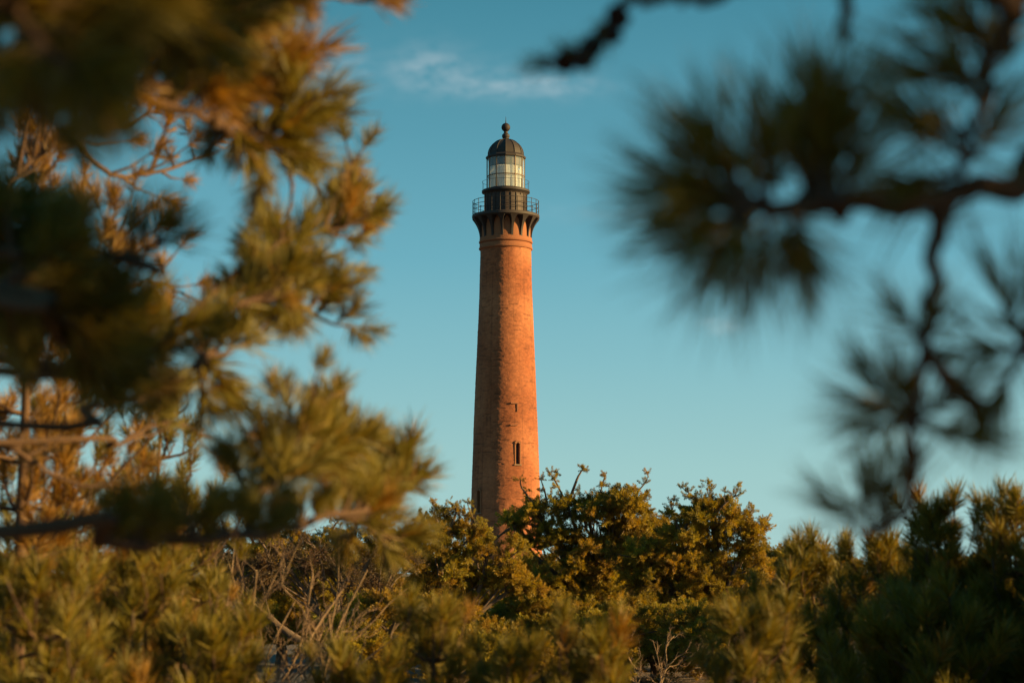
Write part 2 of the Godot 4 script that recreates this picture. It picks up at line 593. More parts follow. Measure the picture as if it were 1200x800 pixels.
func lighthouse() -> void:
	var px := 592.6
	var p := deg_to_rad(PITCH)
	var foot := Vector3((px - 600.0) / F * TOWER_Z, ground_height(0, -TOWER_Z) - 0.2, -TOWER_Z)
	var root := thing("lighthouse", "tall round red brick lighthouse with black iron lantern rising above the trees", "lighthouse", foot)
	var O := Vector3(0, -foot.y, 0)
	var iron := Color(0.032, 0.026, 0.025)
	var iron2 := Color(0.05, 0.039, 0.033)

	# shaft: half widths (px) against photograph rows
	var prof := [[700.0, 45.0], [600.0, 40.8], [540.0, 39.0], [445.0, 35.4], [395.0, 33.1], [345.0, 31.0], [291.0, 29.6]]
	var hs := []
	var rs := []
	for q in prof:
		hs.append(hy(q[0])); rs.append(rp(q[1], q[0]))
	hs[0] = -0.4
	var top: float = hs[6]
	var seg := 288
	var rows := 400
	var win := []   # angle centre, half width in segments, y0, y1
	for q in [[607.0, 546.0, 521.0, 3], [561.8, 602.0, 575.0, 3]]:
		var yy := (hy(q[1]) + hy(q[2])) * 0.5
		var rr := rad_at(hs, rs, yy)
		var a := asin(clampf((q[0] - px) / F * (TOWER_Z * cos(p) + (yy - EYE.y) * sin(p)) / rr, -1, 1))
		win.append([int(round(a / TAU * seg)), q[3], int(round((hy(q[1]) - hs[0]) / (top - hs[0]) * rows)), int(round((hy(q[2]) - hs[0]) / (top - hs[0]) * rows)), yy])
	var fine := FastNoiseLite.new(); fine.seed = 11; fine.frequency = 1.0; fine.fractal_octaves = 3
	var wide := FastNoiseLite.new(); wide.seed = 23; wide.frequency = 0.16; wide.fractal_octaves = 4
	var mb := MB.new()
	var patches := []
	for k in 997: patches.append(rng.randf_range(-0.10, 0.10) if rng.randf() < 0.8 else rng.randf_range(-0.26, 0.16))
	var streak := FastNoiseLite.new(); streak.seed = 31; streak.frequency = 0.25; streak.fractal_octaves = 3
	# rows of bricks that stand proud or are eaten back
	var proud := {}
	for k in 1500:
		var rr := rng.randi_range(0, rows - 1)
		var s0 := rng.randi_range(0, seg - 1)
		var ln := rng.randi_range(3, 16)
		var dd := rng.randf_range(-0.03, 0.024)
		for j in ln: proud[rr * seg + (s0 + j) % seg] = dd
	for r in rows + 1:
		var y := lerpf(hs[0], top, float(r) / rows)
		var rad := rad_at(hs, rs, y)
		for s in seg:
			var a := TAU * s / seg
			var e := Vector3(sin(a), 0, cos(a))
			var q := e * rad
			var course: float = proud.get(r * seg + s, 0.0)
			var b := fine.get_noise_3d(q.x * 1.6, y * 4.0, q.z * 1.6)
			var w := wide.get_noise_3d(q.x, y * 0.8, q.z)
			var disp := b * 0.022 + w * 0.03 + course
			var patch: float = patches[((r / 5) * 37 + ((s + (r / 5) * 4) / 9) * 101) % 997]
			var run := streak.get_noise_2d(a * 30.0, y * 0.12)
			var tone := 1.0 + b * 0.32 + w * 0.34 + patch * 0.8 + rng.randf_range(-0.12, 0.12) - clampf(run - 0.22, 0.0, 0.5) * 0.7
			var col := Color(0.285, 0.082, 0.028).lerp(Color(0.325, 0.113, 0.047), clampf(0.5 + w * 1.2, 0, 1)) * tone
			if course < -0.012: col = col * 0.55
			mb.vert(e * (rad + disp) + Vector3.UP * y, e, col)
	for r in rows:
		for s in seg:
			var open := false
			for w in win:
				var ds: int = posmod(s - w[0] + seg / 2, seg) - seg / 2
				var top_row: int = w[3]
				if absi(ds * 2 + 1) > w[1] * 2 - 2: top_row -= 2
				if ds >= -w[1] and ds < w[1] and r >= w[2] and r < top_row: open = true
			if open: continue
			var i0 := r * seg + s; var i1 := r * seg + (s + 1) % seg
			mb.tri(i0, i1, i1 + seg); mb.tri(i0, i1 + seg, i0 + seg)
	# normals of the uneven wall
	for r in rows + 1:
		for s in seg:
			var e0: Vector3 = mb.v[r * seg + posmod(s - 1, seg)]; var e1: Vector3 = mb.v[r * seg + (s + 1) % seg]
			var f0: Vector3 = mb.v[maxi(r - 1, 0) * seg + s]; var f1: Vector3 = mb.v[mini(r + 1, rows) * seg + s]
			var nn := (f1 - f0).cross(e1 - e0).normalized()
			var a := TAU * s / seg
			if nn.dot(Vector3(sin(a), 0, cos(a))) < 0: nn = -nn
			mb.n[r * seg + s] = nn
	var shaft := part("brick_shaft", mb, M.brick, root, O)

	# windows: reveal, stone sill, hood, dark sash
	for w in win:
		var a: float = TAU * w[0] / seg
		var half: float = TAU * w[1] / seg
		var y0: float = lerpf(hs[0], top, float(w[2]) / rows); var y1: float = lerpf(hs[0], top, float(w[3]) / rows)
		var ro: float = rad_at(hs, rs, w[4]) + 0.03
		var ri := ro - 0.42
		var f := Transform3D(Basis(Vector3(cos(a), 0, -sin(a)), Vector3.UP, Vector3(sin(a), 0, cos(a))), Vector3.ZERO)
		var hw := sin(half) * ro
		var wb := MB.new()
		var brick := Color(0.28, 0.11, 0.05)
		for sg in [-1.0, 1.0]:
			wb.box(f * Transform3D(Basis(), Vector3(sg * (hw + 0.05), (y0 + y1) * 0.5, (ro + ri) * 0.5)), Vector3(0.12, y1 - y0 + 0.02, ro - ri + 0.05), brick)
		for k in 7:   # segmental arch of the head
			var t := (k - 3) / 3.0
			wb.box(f * Transform3D(Basis(Vector3.BACK, -t * 0.6), Vector3(t * (hw + 0.03), y1 + 0.10 - 0.16 * t * t, (ro + ri) * 0.5 + 0.02)), Vector3(0.11, 0.24, ro - ri + 0.08), brick * (0.9 + 0.05 * (k % 3)))
		var win_o := part("window", wb, M.brick, shaft)
		var sb := MB.new()
		sb.box(f * Transform3D(Basis(), Vector3(0, y0 - 0.05, (ro + ri) * 0.5 + 0.03)), Vector3(hw * 2 + 0.34, 0.12, ro - ri + 0.12), Color(0.25, 0.15, 0.09))
		part("sill", sb, M.brick, win_o)
		var gb := MB.new()
		gb.box(f * Transform3D(Basis(), Vector3(0, (y0 + y1) * 0.5, ri + 0.02)), Vector3(hw * 2, y1 - y0, 0.03), Color(0.02, 0.02, 0.022))
		part("sash", gb, M.dark, win_o)
	# bricked-up opening: a proud hood and sill on the lit side
	for q in [[602.5, 474.0, 486.0], [602.0, 500.0, 505.0]]:
		var yy := (hy(q[1]) + hy(q[2])) * 0.5
		var rr := rad_at(hs, rs, yy)
		var a := asin((q[0] - px) / F * TOWER_Z * 1.01 / rr)
		var f := Basis(Vector3(cos(a), 0, -sin(a)), Vector3.UP, Vector3(sin(a), 0, cos(a)))
		var hb := MB.new()
		var hh := hy(q[1]) - hy(q[2])
		hb.box(Transform3D(f, ring(rr + 0.03, yy + hh * 0.4, a)), Vector3(0.75, 0.14, 0.16), Color(0.25, 0.095, 0.045))
		if hh > 0.8:
			hb.box(Transform3D(f, ring(rr + 0.03, yy, a + 0.10)), Vector3(0.13, hh * 0.8, 0.15), Color(0.25, 0.095, 0.045))
		part("brick_hood", hb, M.brick, shaft)

	# collar bands under the gallery
	var r_top: float = rs[6]
	var brick_c := Color(0.28, 0.10, 0.043)
	var y_a := hy(292.5); var y_b := hy(285.2); var y_c := hy(279.0)
	for band in [[y_a - 0.02, y_b - 0.10], [y_b, y_c]]:
		var cb := MB.new()
		cb.lathe([[r_top - 0.05, band[0] - 0.10], [r_top + 0.16, band[0]], [r_top + 0.19, band[0] + 0.12], [r_top + 0.12, band[0] + 0.16], [r_top + 0.10, band[1] - 0.05], [r_top - 0.05, band[1]]], 96, 0, brick_c)
		part("collar_band", cb, M.brick, root, O)
	var nb := MB.new()   # brick neck behind the brackets
	var y_d := hy(257.0)
	nb.lathe([[r_top - 0.02, y_a - 0.3], [r_top - 0.02, y_d]], 96, 0, Color(0.28, 0.105, 0.045))
	part("brick_neck", nb, M.brick, root, O)

	# gallery brackets
	var r_deck := rp(39.6, 255.0)
	for k in 16:
		var a := deg_to_rad(-8.0 + 22.5 * k)
		var f := Basis(Vector3(cos(a), 0, -sin(a)), Vector3.UP, Vector3(sin(a), 0, cos(a)))
		var bb := MB.new()
		var hgt := y_d - y_c
		var out := r_deck - r_top - 0.12
		var prev := []
		for j in 9:
			var t := j / 8.0
			var reach := 0.10 + out * pow(t, 2.2)
			var hw := 0.13 + 0.36 * pow(t, 5.0)
			var y := y_c - 0.15 + (hgt + 0.15) * t
			var z0 := r_top - 0.06
			var cur := [Vector3(-hw, y, z0), Vector3(hw, y, z0), Vector3(hw * 0.8, y, z0 + 0.06 + reach), Vector3(-hw * 0.8, y, z0 + 0.06 + reach)]
			for m in 4: cur[m] = f * (cur[m] as Vector3)
			if j > 0:
				var cen: Vector3 = (cur[0] + cur[1] + cur[2] + cur[3]) * 0.25
				for m in 4:
					var m2 := (m + 1) % 4
					var o: Vector3 = (cur[m] + cur[m2]) * 0.5 - cen
					bb.quad(prev[m], prev[m2], cur[m2], cur[m], iron, o)
			else:
				bb.quad(cur[0], cur[1], cur[2], cur[3], iron, Vector3.DOWN)
			prev = cur
		part("gallery_bracket", bb, M.iron, root, O)

	# gallery deck and railing
	var y_e := hy(252.5)
	var db := MB.new()
	db.lathe([[r_top - 0.4, y_d], [r_deck - 0.12, y_d + 0.002], [r_deck, y_d + 0.12], [r_deck, y_e - 0.06], [r_deck - 0.05, y_e], [0.6, y_e + 0.002]], 96, 0, iron2)
	part("gallery_deck", db, M.iron, root, O)
	railing(root, O, r_deck - 0.07, y_e, hy(236.5) - y_e, 24, 3, 0.03, iron)

	# watch room: twelve iron panels with raised seams
	var r_w := rp(24.5, 240.0)
	var y_f := hy(226.5)
	var turn := 0.0
	var wb2 := MB.new()
	wb2.lathe([[r_w + 0.1, y_e], [r_w + 0.1, y_e + 0.16], [r_w, y_e + 0.2], [r_w, y_f - 0.25], [r_w + 0.12, y_f - 0.1], [r_w + 0.12, y_f]], 24, turn, iron2 * 1.2)
	var wr := part("watch_room", wb2, M.iron, root, O)
	for k in 24:
		var a := turn + TAU * k / 24.0
		var sb := MB.new()
		sb.box(Transform3D(Basis(Vector3.UP, a), ring(r_w + 0.02, (y_e + y_f) * 0.5, a)), Vector3(0.10, y_f - y_e - 0.45, 0.09), iron2)
		part("seam_rib", sb, M.iron, wr)
	var dbx := MB.new()
	var ad := deg_to_rad(37.5)
	dbx.box(Transform3D(Basis(Vector3.UP, ad), ring(r_w + 0.03, y_e + 1.05, ad)), Vector3(0.55, 1.75, 0.06), Color(0.10, 0.075, 0.06))
	part("door", dbx, M.iron, wr)
	# lantern gallery ledge with thin hand rail
	var r_l := rp(28.2, 226.0)
	var y_g := hy(223.5)
	var lb := MB.new()
	lb.lathe([[r_w - 0.1, y_f - 0.3], [r_l - 0.1, y_f], [r_l, y_f + 0.04], [r_l, y_g - 0.04], [r_l - 0.04, y_g], [0.6, y_g + 0.002]], 48, 0, iron)
	part("lantern_gallery", lb, M.iron, root, O)
	railing(root, O, r_l - 0.06, y_g, hy(213.5) - y_g, 12, 1, 0.016, iron)

	# lantern: twelve bays of glass between bars
	var r_g := rp(22.0, 205.0)
	var y_h := hy(221.5); var y_i := hy(186.5); var y_m := hy(207.0)
	var base := MB.new()
	base.lathe([[r_g + 0.12, y_g], [r_g + 0.12, y_h - 0.06], [r_g, y_h]], 12, turn, iron2, true)
	var lan := part("lantern", base, M.iron, root, O)
	for k in 12:
		var a := turn + TAU * k / 12.0
		var ab := MB.new()
		ab.box(Transform3D(Basis(Vector3.UP, a), ring(r_g, (y_h + y_i) * 0.5, a)), Vector3(0.085, y_i - y_h, 0.11), Color(0.22, 0.17, 0.10))
		part("mullion", ab, M.iron, lan)
		var a2 := a + TAU / 24.0
		var rm := r_g * cos(TAU / 24.0)
		var bw := 2.0 * r_g * sin(TAU / 24.0)
		var gb2 := MB.new()
		gb2.box(Transform3D(Basis(Vector3.UP, a2), ring(rm, y_m, a2)), Vector3(bw - 0.1, 0.09, 0.08), Color(0.16, 0.11, 0.07))
		part("glazing_bar", gb2, M.iron, lan)
		for yy in [[y_h, y_m - 0.045], [y_m + 0.045, y_i]]:
			var pb := MB.new()
			pb.box(Transform3D(Basis(Vector3.UP, a2), ring(rm, (yy[0] + yy[1]) * 0.5, a2)), Vector3(bw - 0.09, yy[1] - yy[0] - 0.01, 0.012), Color.WHITE)
			part("pane", pb, M.glass, lan)
	var hood := MB.new()
	hood.lathe([[rp(17.0, 195.0), hy(196.0)], [rp(19.0, 190.0), hy(194.5)], [rp(19.0, 188.0), y_i + 0.05]], 24, 0, Color(0.055, 0.034, 0.024))
	part("vent_hood", hood, M.iron, lan)
	# pale linen curtains hung inside the glass, one to a bay, gathered in folds
	for k in 12:
		var a2 := turn + TAU * (k + 0.5) / 12.0
		var bw := 2.0 * r_g * sin(TAU / 24.0) * 0.93
		var rm := r_g * cos(TAU / 24.0) - 0.22
		var cw := bw * (0.62 if k % 3 == 1 else 1.0)
		var f := Transform3D(Basis(Vector3.UP, a2), Vector3.ZERO)
		var cb2 := MB.new()
		var nf := 24
		var y_t := hy(196.5)
		for j in nf:
			var x0 := -bw * 0.5 + cw * j / nf
			var x1 := -bw * 0.5 + cw * (j + 1) / nf
			var z0 := rm + 0.05 * sin(j * 1.35 + k); var z1 := rm + 0.05 * sin((j + 1) * 1.35 + k)
			cb2.quad(f * Vector3(x0, y_h + 0.03, z0), f * Vector3(x1, y_h + 0.03, z1), f * Vector3(x1, y_t, z1), f * Vector3(x0, y_t, z0), Color(0.85, 0.86, 0.87), f.basis.z)
		part("curtain", cb2, M.cloth, lan)
	# the lens: stacked glass rings in a brass frame
	var ph := MB.new()
	var lens_prof := []
	for k in 15:
		var t := k / 14.0
		var r := 0.92 * sqrt(maxf(0.05, 1.0 - pow(t * 2.0 - 1.0, 2.0) * 0.75))
		var yb := lerpf(y_h + 0.35, y_i - 0.55, t)
		lens_prof.append([r - 0.05, yb]); lens_prof.append([r, yb + 0.08])
	ph.lathe(lens_prof, 24, 0, Color.WHITE)
	var lens := part("lens", ph, M.prism, lan)
	for k in 8:
		var a := TAU * k / 8.0
		var fb := MB.new()
		fb.tube([ring(0.9, y_h, a), ring(0.97, (y_h + y_i) * 0.5, a), ring(0.6, y_i - 0.5, a)], [0.035, 0.03, 0.03], 6, Color.WHITE)
		part("brass_rib", fb, M.brass, lens)

	iron2 = Color(0.036, 0.028, 0.025)
	# roof: eave, faceted dome, vent, ball, rod
	var r_e := rp(23.6, 184.0); var r_d := rp(20.8, 180.0)
	var y_j := hy(181.5); var y_k := hy(163.0)
	var rb := MB.new()
	rb.lathe([[r_g - 0.3, y_i - 0.02], [r_e - 0.05, y_i], [r_e, y_i + 0.08], [r_e, y_i + 0.22], [r_d, y_j]], 12, turn, iron2, true)
	var dome_prof := []
	for k in 11:
		var t := k / 10.0
		dome_prof.append([maxf(0.3, r_d * cos(t * PI * 0.5) ), y_j + (y_k - y_j) * sin(t * PI * 0.5)])
	rb.lathe(dome_prof, 12, turn, iron2, true)
	rb.lathe([[r_g - 0.3, y_i - 0.02], [r_g - 0.3, y_j], [0.0, y_j + 0.3]], 12, turn, Color(0.10, 0.075, 0.06), true)   # dark ceiling lining
	var dome := part("dome_roof", rb, M.iron, root, O)
	for k in 12:
		var a := turn + TAU * k / 12.0
		var pts := []
		for q in dome_prof: pts.append(ring(q[0] + 0.01, q[1], a))
		var rr := MB.new()
		rr.tube(pts, taper(pts.size(), 0.045, 0.035), 6, iron2)
		part("roof_rib", rr, M.iron, dome)
	var vb := MB.new()
	vb.lathe([[0.30, y_k - 0.1], [0.36, y_k + 0.15], [0.42, hy(160.0)], [0.40, hy(158.0)], [0.22, hy(156.0)], [0.20, hy(154.0)]], 24, 0, iron2)
	part("vent", vb, M.iron, dome)
	var ball := MB.new()
	var bp := []
	var rb2 := rp(5.2, 149.0); var yc := hy(149.2)
	for k in 13:
		var t := PI * (k / 12.0 - 0.5)
		bp.append([maxf(cos(t) * rb2, 0.02), yc + sin(t) * rb2])
	ball.lathe(bp, 24, 0, Color(0.03, 0.018, 0.016))
	part("ball_finial", ball, M.iron, dome)
	var rod := MB.new()
	rod.tube([Vector3(0, yc + rb2 - 0.02, 0), Vector3(0, hy(141), 0), Vector3(0, hy(136.5), 0)], [0.06, 0.035, 0.015], 8, iron)
	part("lightning_rod", rod, M.iron, dome)


func rad_at(hs: Array, rs: Array, y: float) -> float:
	for k in hs.size() - 1:
		if y <= hs[k + 1]:
			return lerpf(rs[k], rs[k + 1], clampf((y - hs[k]) / (hs[k + 1] - hs[k]), 0, 1))
	return rs[rs.size() - 1]


func railing(root: Node3D, O: Vector3, r: float, y: float, h: float, posts: int, rails: int, thick: float, col: Color) -> void:
	var holder: MeshInstance3D
	for k in rails:
		var rb := MB.new()
		var pts := []
		for s in 65:
			pts.append(ring(r, y + h * (1.0 - 0.32 * k), TAU * s / 64.0))
		rb.tube(pts, taper(65, thick, thick), 6, col)
		if k == 0: holder = part("railing", rb, M.iron, root, O)
		else: part("rail", rb, M.iron, holder)
	for k in posts:
		var a := TAU * (k + 0.37) / posts
		var pb := MB.new()
		pb.tube([ring(r, y - 0.03, a), ring(r, y + h * 0.5, a), ring(r, y + h + 0.04, a)], [thick * 1.25, thick * 1.1, thick * 1.1], 6, col)
		part("post", pb, M.iron, holder)


# ---------------------------------------------------------------- sky
func sky_texture() -> ImageTexture:
	# linear colour of the sky against elevation in degrees (what the photograph shows, divided by the exposure below)
	var tab := [[0.0, Color(0.41, 0.63, 0.605)], [2.9, Color(0.345, 0.595, 0.59)], [6.0, Color(0.24, 0.51, 0.565)], [9.0, Color(0.155, 0.425, 0.52)], [12.5, Color(0.105, 0.335, 0.43)], [16.4, Color(0.062, 0.25, 0.338)], [30.0, Color(0.035, 0.19, 0.30)], [90.0, Color(0.025, 0.14, 0.24)]]
	var w := 4096
	var h := 2048
	var im := Image.create(w, h, false, Image.FORMAT_RGBF)
	var f := FastNoiseLite.new(); f.seed = 4; f.frequency = 1.0; f.fractal_octaves = 5; f.domain_warp_enabled = true; f.domain_warp_amplitude = 0.6; f.domain_warp_frequency = 1.0
	# wisps: azimuth, elevation, half width, half height, strength (degrees)
	var wisps := []
	for q in [[520, 90, 105, 25, 0.085], [575, 103, 80, 13, 0.10], [650, 100, 66, 17, 0.13], [392, 82, 38, 30, 0.11], [847, 383, 22, 10, 0.22], [500, 72, 46, 26, 0.10], [700, 250, 120, 14, 0.03]]:
		wisps.append([rad_to_deg(atan((q[0] - 600.0) / F)), PITCH + rad_to_deg(atan((400.0 - q[1]) / F)), q[2] / 40.6, q[3] / 40.6, q[4]])
	var r2 := RandomNumberGenerator.new(); r2.seed = 77
	for k in 90:   # the rest of the sky carries the same thin wisps
		var az := r2.randf_range(-180, 180)
		if absf(az) < 18.0: continue
		wisps.append([az, r2.randf_range(4, 40), r2.randf_range(0.8, 3.0), r2.randf_range(0.2, 0.6), r2.randf_range(0.06, 0.2)])
	var scale := 1.0 / EXPOSURE
	for j in h:
		var el := 90.0 - (j + 0.5) / h * 180.0
		var e := maxf(el, 0.0)
		var c: Color = tab[tab.size() - 1][1]
		for k in tab.size() - 1:
			if e <= tab[k + 1][0]:
				c = (tab[k][1] as Color).lerp(tab[k + 1][1], (e - tab[k][0]) / (tab[k + 1][0] - tab[k][0]))
				break
		c = Color(c.r * scale, c.g * scale, c.b * scale)
		im.fill_rect(Rect2i(0, j, w, 1), c)
	for q in wisps:
		var i0 := int(floor((q[0] - q[2] * 2.0) / 360.0 * w)); var i1 := int(ceil((q[0] + q[2] * 2.0) / 360.0 * w))   # the middle of the view is column 0
		var j0 := int((90.0 - q[1] - q[3] * 2.0) / 180.0 * h); var j1 := int((90.0 - q[1] + q[3] * 2.0) / 180.0 * h)
		for j in range(maxi(j0, 0), mini(j1 + 1, h)):
			for i in range(i0, i1 + 1):
				var az := (i + 0.5) / w * 360.0
				var el := 90.0 - (j + 0.5) / h * 180.0
				var g := exp(-pow((az - q[0]) / q[2], 2.0) * 1.4 - pow((el - q[1]) / q[3], 2.0) * 1.4)
				var nz := clampf(0.55 + 0.9 * f.get_noise_2d(az * 0.9, el * 2.4), 0.0, 1.4)
				var a: float = g * nz * q[4] * scale
				var ii := posmod(i, w)
				var o := im.get_pixel(ii, j)
				im.set_pixel(ii, j, Color(o.r + a * 1.15, o.g + a * 0.85, o.b + a * 0.72))
	return ImageTexture.create_from_image(im)


const EXPOSURE := 2.3

func _ready() -> void:
	rng.seed = 20240611
	noise_ground.seed = 3; noise_ground.frequency = 0.1

	# camera
	var cam := Camera3D.new()
	cam.name = "camera"
	var ca := CameraAttributesPhysical.new()
	ca.frustum_focal_length = 35.0 / (2.0 * 400.0 / F)
	ca.frustum_far = 3000.0
	ca.frustum_near = 0.05
	ca.frustum_focus_distance = 180.0
	ca.exposure_aperture = 7.0
	cam.attributes = ca
	cam.fov = rad_to_deg(2.0 * atan(400.0 / F))
	cam.near = 0.05
	cam.far = 3000.0
	cam.position = EYE
	cam.rotation_degrees = Vector3(PITCH, 0, 0)
	add_child(cam)
	cam.current = true

	# sky, exposure
	var env := Environment.new()
	env.background_mode = Environment.BG_SKY
	var sm := PanoramaSkyMaterial.new()
	sm.panorama = sky_texture()
	var sky := Sky.new()
	sky.sky_material = sm
	env.sky = sky
	env.tonemap_mode = Environment.TONE_MAPPER_LINEAR
	env.tonemap_exposure = EXPOSURE
	env.sdfgi_enabled = true; env.ssao_enabled = true; env.ssil_enabled = true
	var we := WorldEnvironment.new()
	we.name = "environment"
	we.environment = env
	add_child(we)

	# low evening sun from the right, a little behind the camera
	var sun := DirectionalLight3D.new()
	sun.name = "sun"
	var el := deg_to_rad(13.0)
	var az := deg_to_rad(12.0)
	var to_sun := Vector3(cos(az) * cos(el), sin(el), sin(az) * cos(el))
	sun.look_at_from_position(to_sun * 50.0, Vector3.ZERO, Vector3.UP)
	sun.light_color = Color(1.0, 0.70, 0.28).linear_to_srgb()
	sun.light_energy = 1.6
	sun.light_angular_distance = 0.5
	sun.shadow_enabled = true
	add_child(sun)

	materials()
	foliage_pieces()
	ground()
	lighthouse()
	shrubs()
	pines()


func ground() -> void:
	var mb := MB.new()
	var n := 140
	var cn := FastNoiseLite.new(); cn.seed = 9; cn.frequency = 0.35; cn.fractal_octaves = 4
	for j in n + 1:
		for i in n + 1:
			var u := (i * 2.0 / n - 1.0); var w := (j * 2.0 / n - 1.0)
			var x := sinh(u * 5.2) / sinh(5.2) * 1500.0
			var z := sinh(w * 5.2) / sinh(5.2) * 1500.0
			var k := cn.get_noise_2d(x, z)
			var col := Color(0.06, 0.042, 0.03).lerp(Color(0.14, 0.10, 0.075), clampf(0.35 + k * 1.3, 0, 1))
			mb.vert(Vector3(x, ground_height(x, z), z), Vector3.UP, col)
	for j in n:
		for i in n:
			var a := j * (n + 1) + i
			mb.tri(a, a + 1, a + n + 2); mb.tri(a, a + n + 2, a + n + 1)
	var o := MeshInstance3D.new()
	o.name = "ground"
	o.mesh = mb.mesh(M.ground)
	o.set_meta("kind", "structure")
	o.set_meta("label", "sandy ground with leaf litter under the shrubs")
	add_child(o)


func shrubs() -> void:
	var g := "shrubs growing in front of the lighthouse"
	shrub("oak_shrub", "olive shrub just right of the tower with a bare forked top against the sky", "shrub", g, 705, 38.0,
		[[690, 606, 46, 26], [738, 598, 44, 28], [700, 648, 58, 28], [655, 640, 26, 14], [745, 645, 54, 34], [700, 690, 56, 30], [598, 613, 20, 7], [628, 600, 16, 9], [642, 622, 22, 12], [612, 640, 22, 9]],
		[[[680, 640], [668, 600], [652, 566], [646, 556]], [[664, 595], [676, 562], [684, 548]], [[690, 610], [700, 590], [706, 568]], [[735, 600], [745, 580], [756, 566]], [[735, 600], [725, 590], [728, 572]],
		[[690, 640], [655, 628], [620, 614], [594, 610]], [[640, 622], [632, 600], [612, 572], [610, 562]], [[632, 600], [640, 585], [634, 562]], [[610, 612], [590, 624], [572, 640]], [[660, 632], [640, 640], [612, 640]], [[664, 634], [655, 605], [642, 592]]], "oak")
	shrub("oak_shrub", "large golden shrub whose rounded crown stands clear of the sky right of centre", "shrub", g, 815, 36.0,
		[[838, 618, 46, 36], [800, 632, 42, 34], [862, 668, 42, 46], [785, 680, 64, 34], [835, 710, 60, 42], [758, 655, 42, 28], [874, 634, 26, 24]],
		[[[840, 640], [836, 605], [832, 574]], [[836, 605], [850, 590], [862, 580]], [[836, 605], [822, 590], [806, 576]], [[850, 620], [870, 605], [882, 598]], [[800, 630], [792, 610], [786, 592]], [[870, 640], [890, 622], [896, 612]], [[800, 625], [812, 600], [818, 588]]], "oak")
	shrub("oak_shrub", "golden shrub at the foot of the tower on its shaded left side", "shrub", g, 530, 34.0,
		[[520, 628, 44, 26], [490, 655, 40, 30], [572, 646, 40, 24], [600, 690, 32, 34], [530, 690, 50, 30]],
		[[[515, 630], [512, 610], [506, 598]], [[525, 625], [532, 608], [536, 596]], [[560, 640], [556, 615], [553, 604]]], "oak")
	shrub("oak_shrub", "shaded low shrub in the shadow gap below the tower", "shrub", g, 630, 37.5,
		[[640, 690, 50, 40], [600, 730, 40, 34], [690, 720, 50, 34]], [], "oak")
	shrub("oak_shrub", "small shaded shrub between the forked shrub and the golden one", "shrub", g, 770, 43.0,
		[[765, 625, 34, 24], [790, 640, 30, 22]], [], "oak", 0.8)
	shrub("oak_shrub", "brownish twiggy shrub behind the pine bough left of centre", "shrub", g, 400, 30.0,
		[[400, 680, 60, 34], [455, 668, 40, 32], [340, 668, 50, 32], [280, 680, 44, 28]], [[[420, 680], [440, 645], [452, 630]], [[380, 680], [372, 648], [360, 632]], [[320, 670], [312, 645], [300, 628]]], "twiggy", 0.9)
	shrub("oak_shrub", "olive gold shrub showing under the long low bough at left", "shrub", g, 330, 36.0,
		[[250, 648, 44, 22], [320, 645, 46, 24], [395, 648, 44, 24], [450, 640, 36, 24], [340, 680, 80, 24]],
		[[[300, 645], [292, 625], [284, 612]], [[380, 645], [388, 622], [396, 610]], [[440, 640], [446, 620], [440, 608]]], "oak")
	shrub("oak_shrub", "golden shrub filling the gap beside the leafless bush at lower left", "shrub", g, 455, 24.0,
		[[470, 725, 46, 30], [420, 745, 40, 28]], [], "oak", 0.9, 18)
	shrub("oak_shrub", "low shaded shrub under the golden crown beside the dead twigs", "shrub", g, 735, 33.0,
		[[720, 745, 46, 26], [800, 765, 50, 24], [860, 755, 44, 26]], [], "oak", 0.8)
	shrub("oak_shrub", "low golden shrub in front of the golden crown at its right foot", "shrub", g, 870, 32.0,
		[[880, 715, 34, 30], [835, 735, 34, 22], [910, 740, 40, 30]], [], "oak", 0.9)
	var low := ["low dark shrub at the bottom edge right of the leafless bush", "low olive shrub at the bottom edge under the tower's shaded side", "low dark shrub at the bottom edge under the tower's sunlit side", "low olive shrub at the bottom edge left of the dead twigs"]
	for k in 4:
		var x := 440.0 + k * 82.0
		shrub("low_shrub", low[k], "shrub", "low shrubs along the bottom edge", x, 23.0 + k % 2, [[x - 20, 765, 44, 24], [x + 26, 775, 44, 26]], [], "oak", 0.9, 15, 0.2)
	shrub("low_shrub", "low olive shrub half hidden under the forked shrub's left limb", "shrub", "low shrubs along the bottom edge", 655, 34.5, [[640, 720, 40, 26], [680, 735, 44, 28]], [], "oak", 0.9, 15, 0.2)
	shrub("low_shrub", "low dark shrub behind the tangle of dead twigs", "shrub", "low shrubs along the bottom edge", 770, 34.0, [[740, 730, 44, 28], [800, 735, 50, 28]], [], "oak", 0.9, 15, 0.2)
	# the row behind
	var far := "shrubs in the row behind"
	var words := ["far olive shrub behind the left pine at the picture's edge", "far olive shrub behind the lowest left bough", "far olive shrub behind the leafless bush", "far olive shrub left of the tower foot", "far olive shrub directly at the tower foot", "far olive shrub right of the tower foot", "far olive shrub behind the rounded golden crown", "far olive shrub behind the dark right-hand pines", "far olive shrub at the right edge behind the pines"]
	for k in 9:
		var x := 30.0 + k * 142.0
		var y := 672.0 if k != 4 else 682.0
		shrub("back_shrub", words[k], "shrub", far, x, 58.0 + (k % 3) * 4.0, [[x - 40, y, 60, 22], [x + 40, y - 8, 60, 24], [x, y + 30, 90, 24]], [], "oak", 0.8, 18, 0.34)
	bare_bush("pale leafless bush with many forked grey stems at lower left", 312, 12.0, [[208, 650], [236, 690], [268, 660], [300, 672], [332, 655], [366, 672], [402, 690], [430, 668], [345, 705], [216, 715], [285, 700], [385, 720]], 0.75)
	bare_bush("tangle of dead brown twigs below the golden shrub", 770, 27.0, [[690, 760], [730, 748], [790, 745], [840, 752], [865, 768], [712, 775], [815, 768], [765, 750]], 1.0, 0.012)


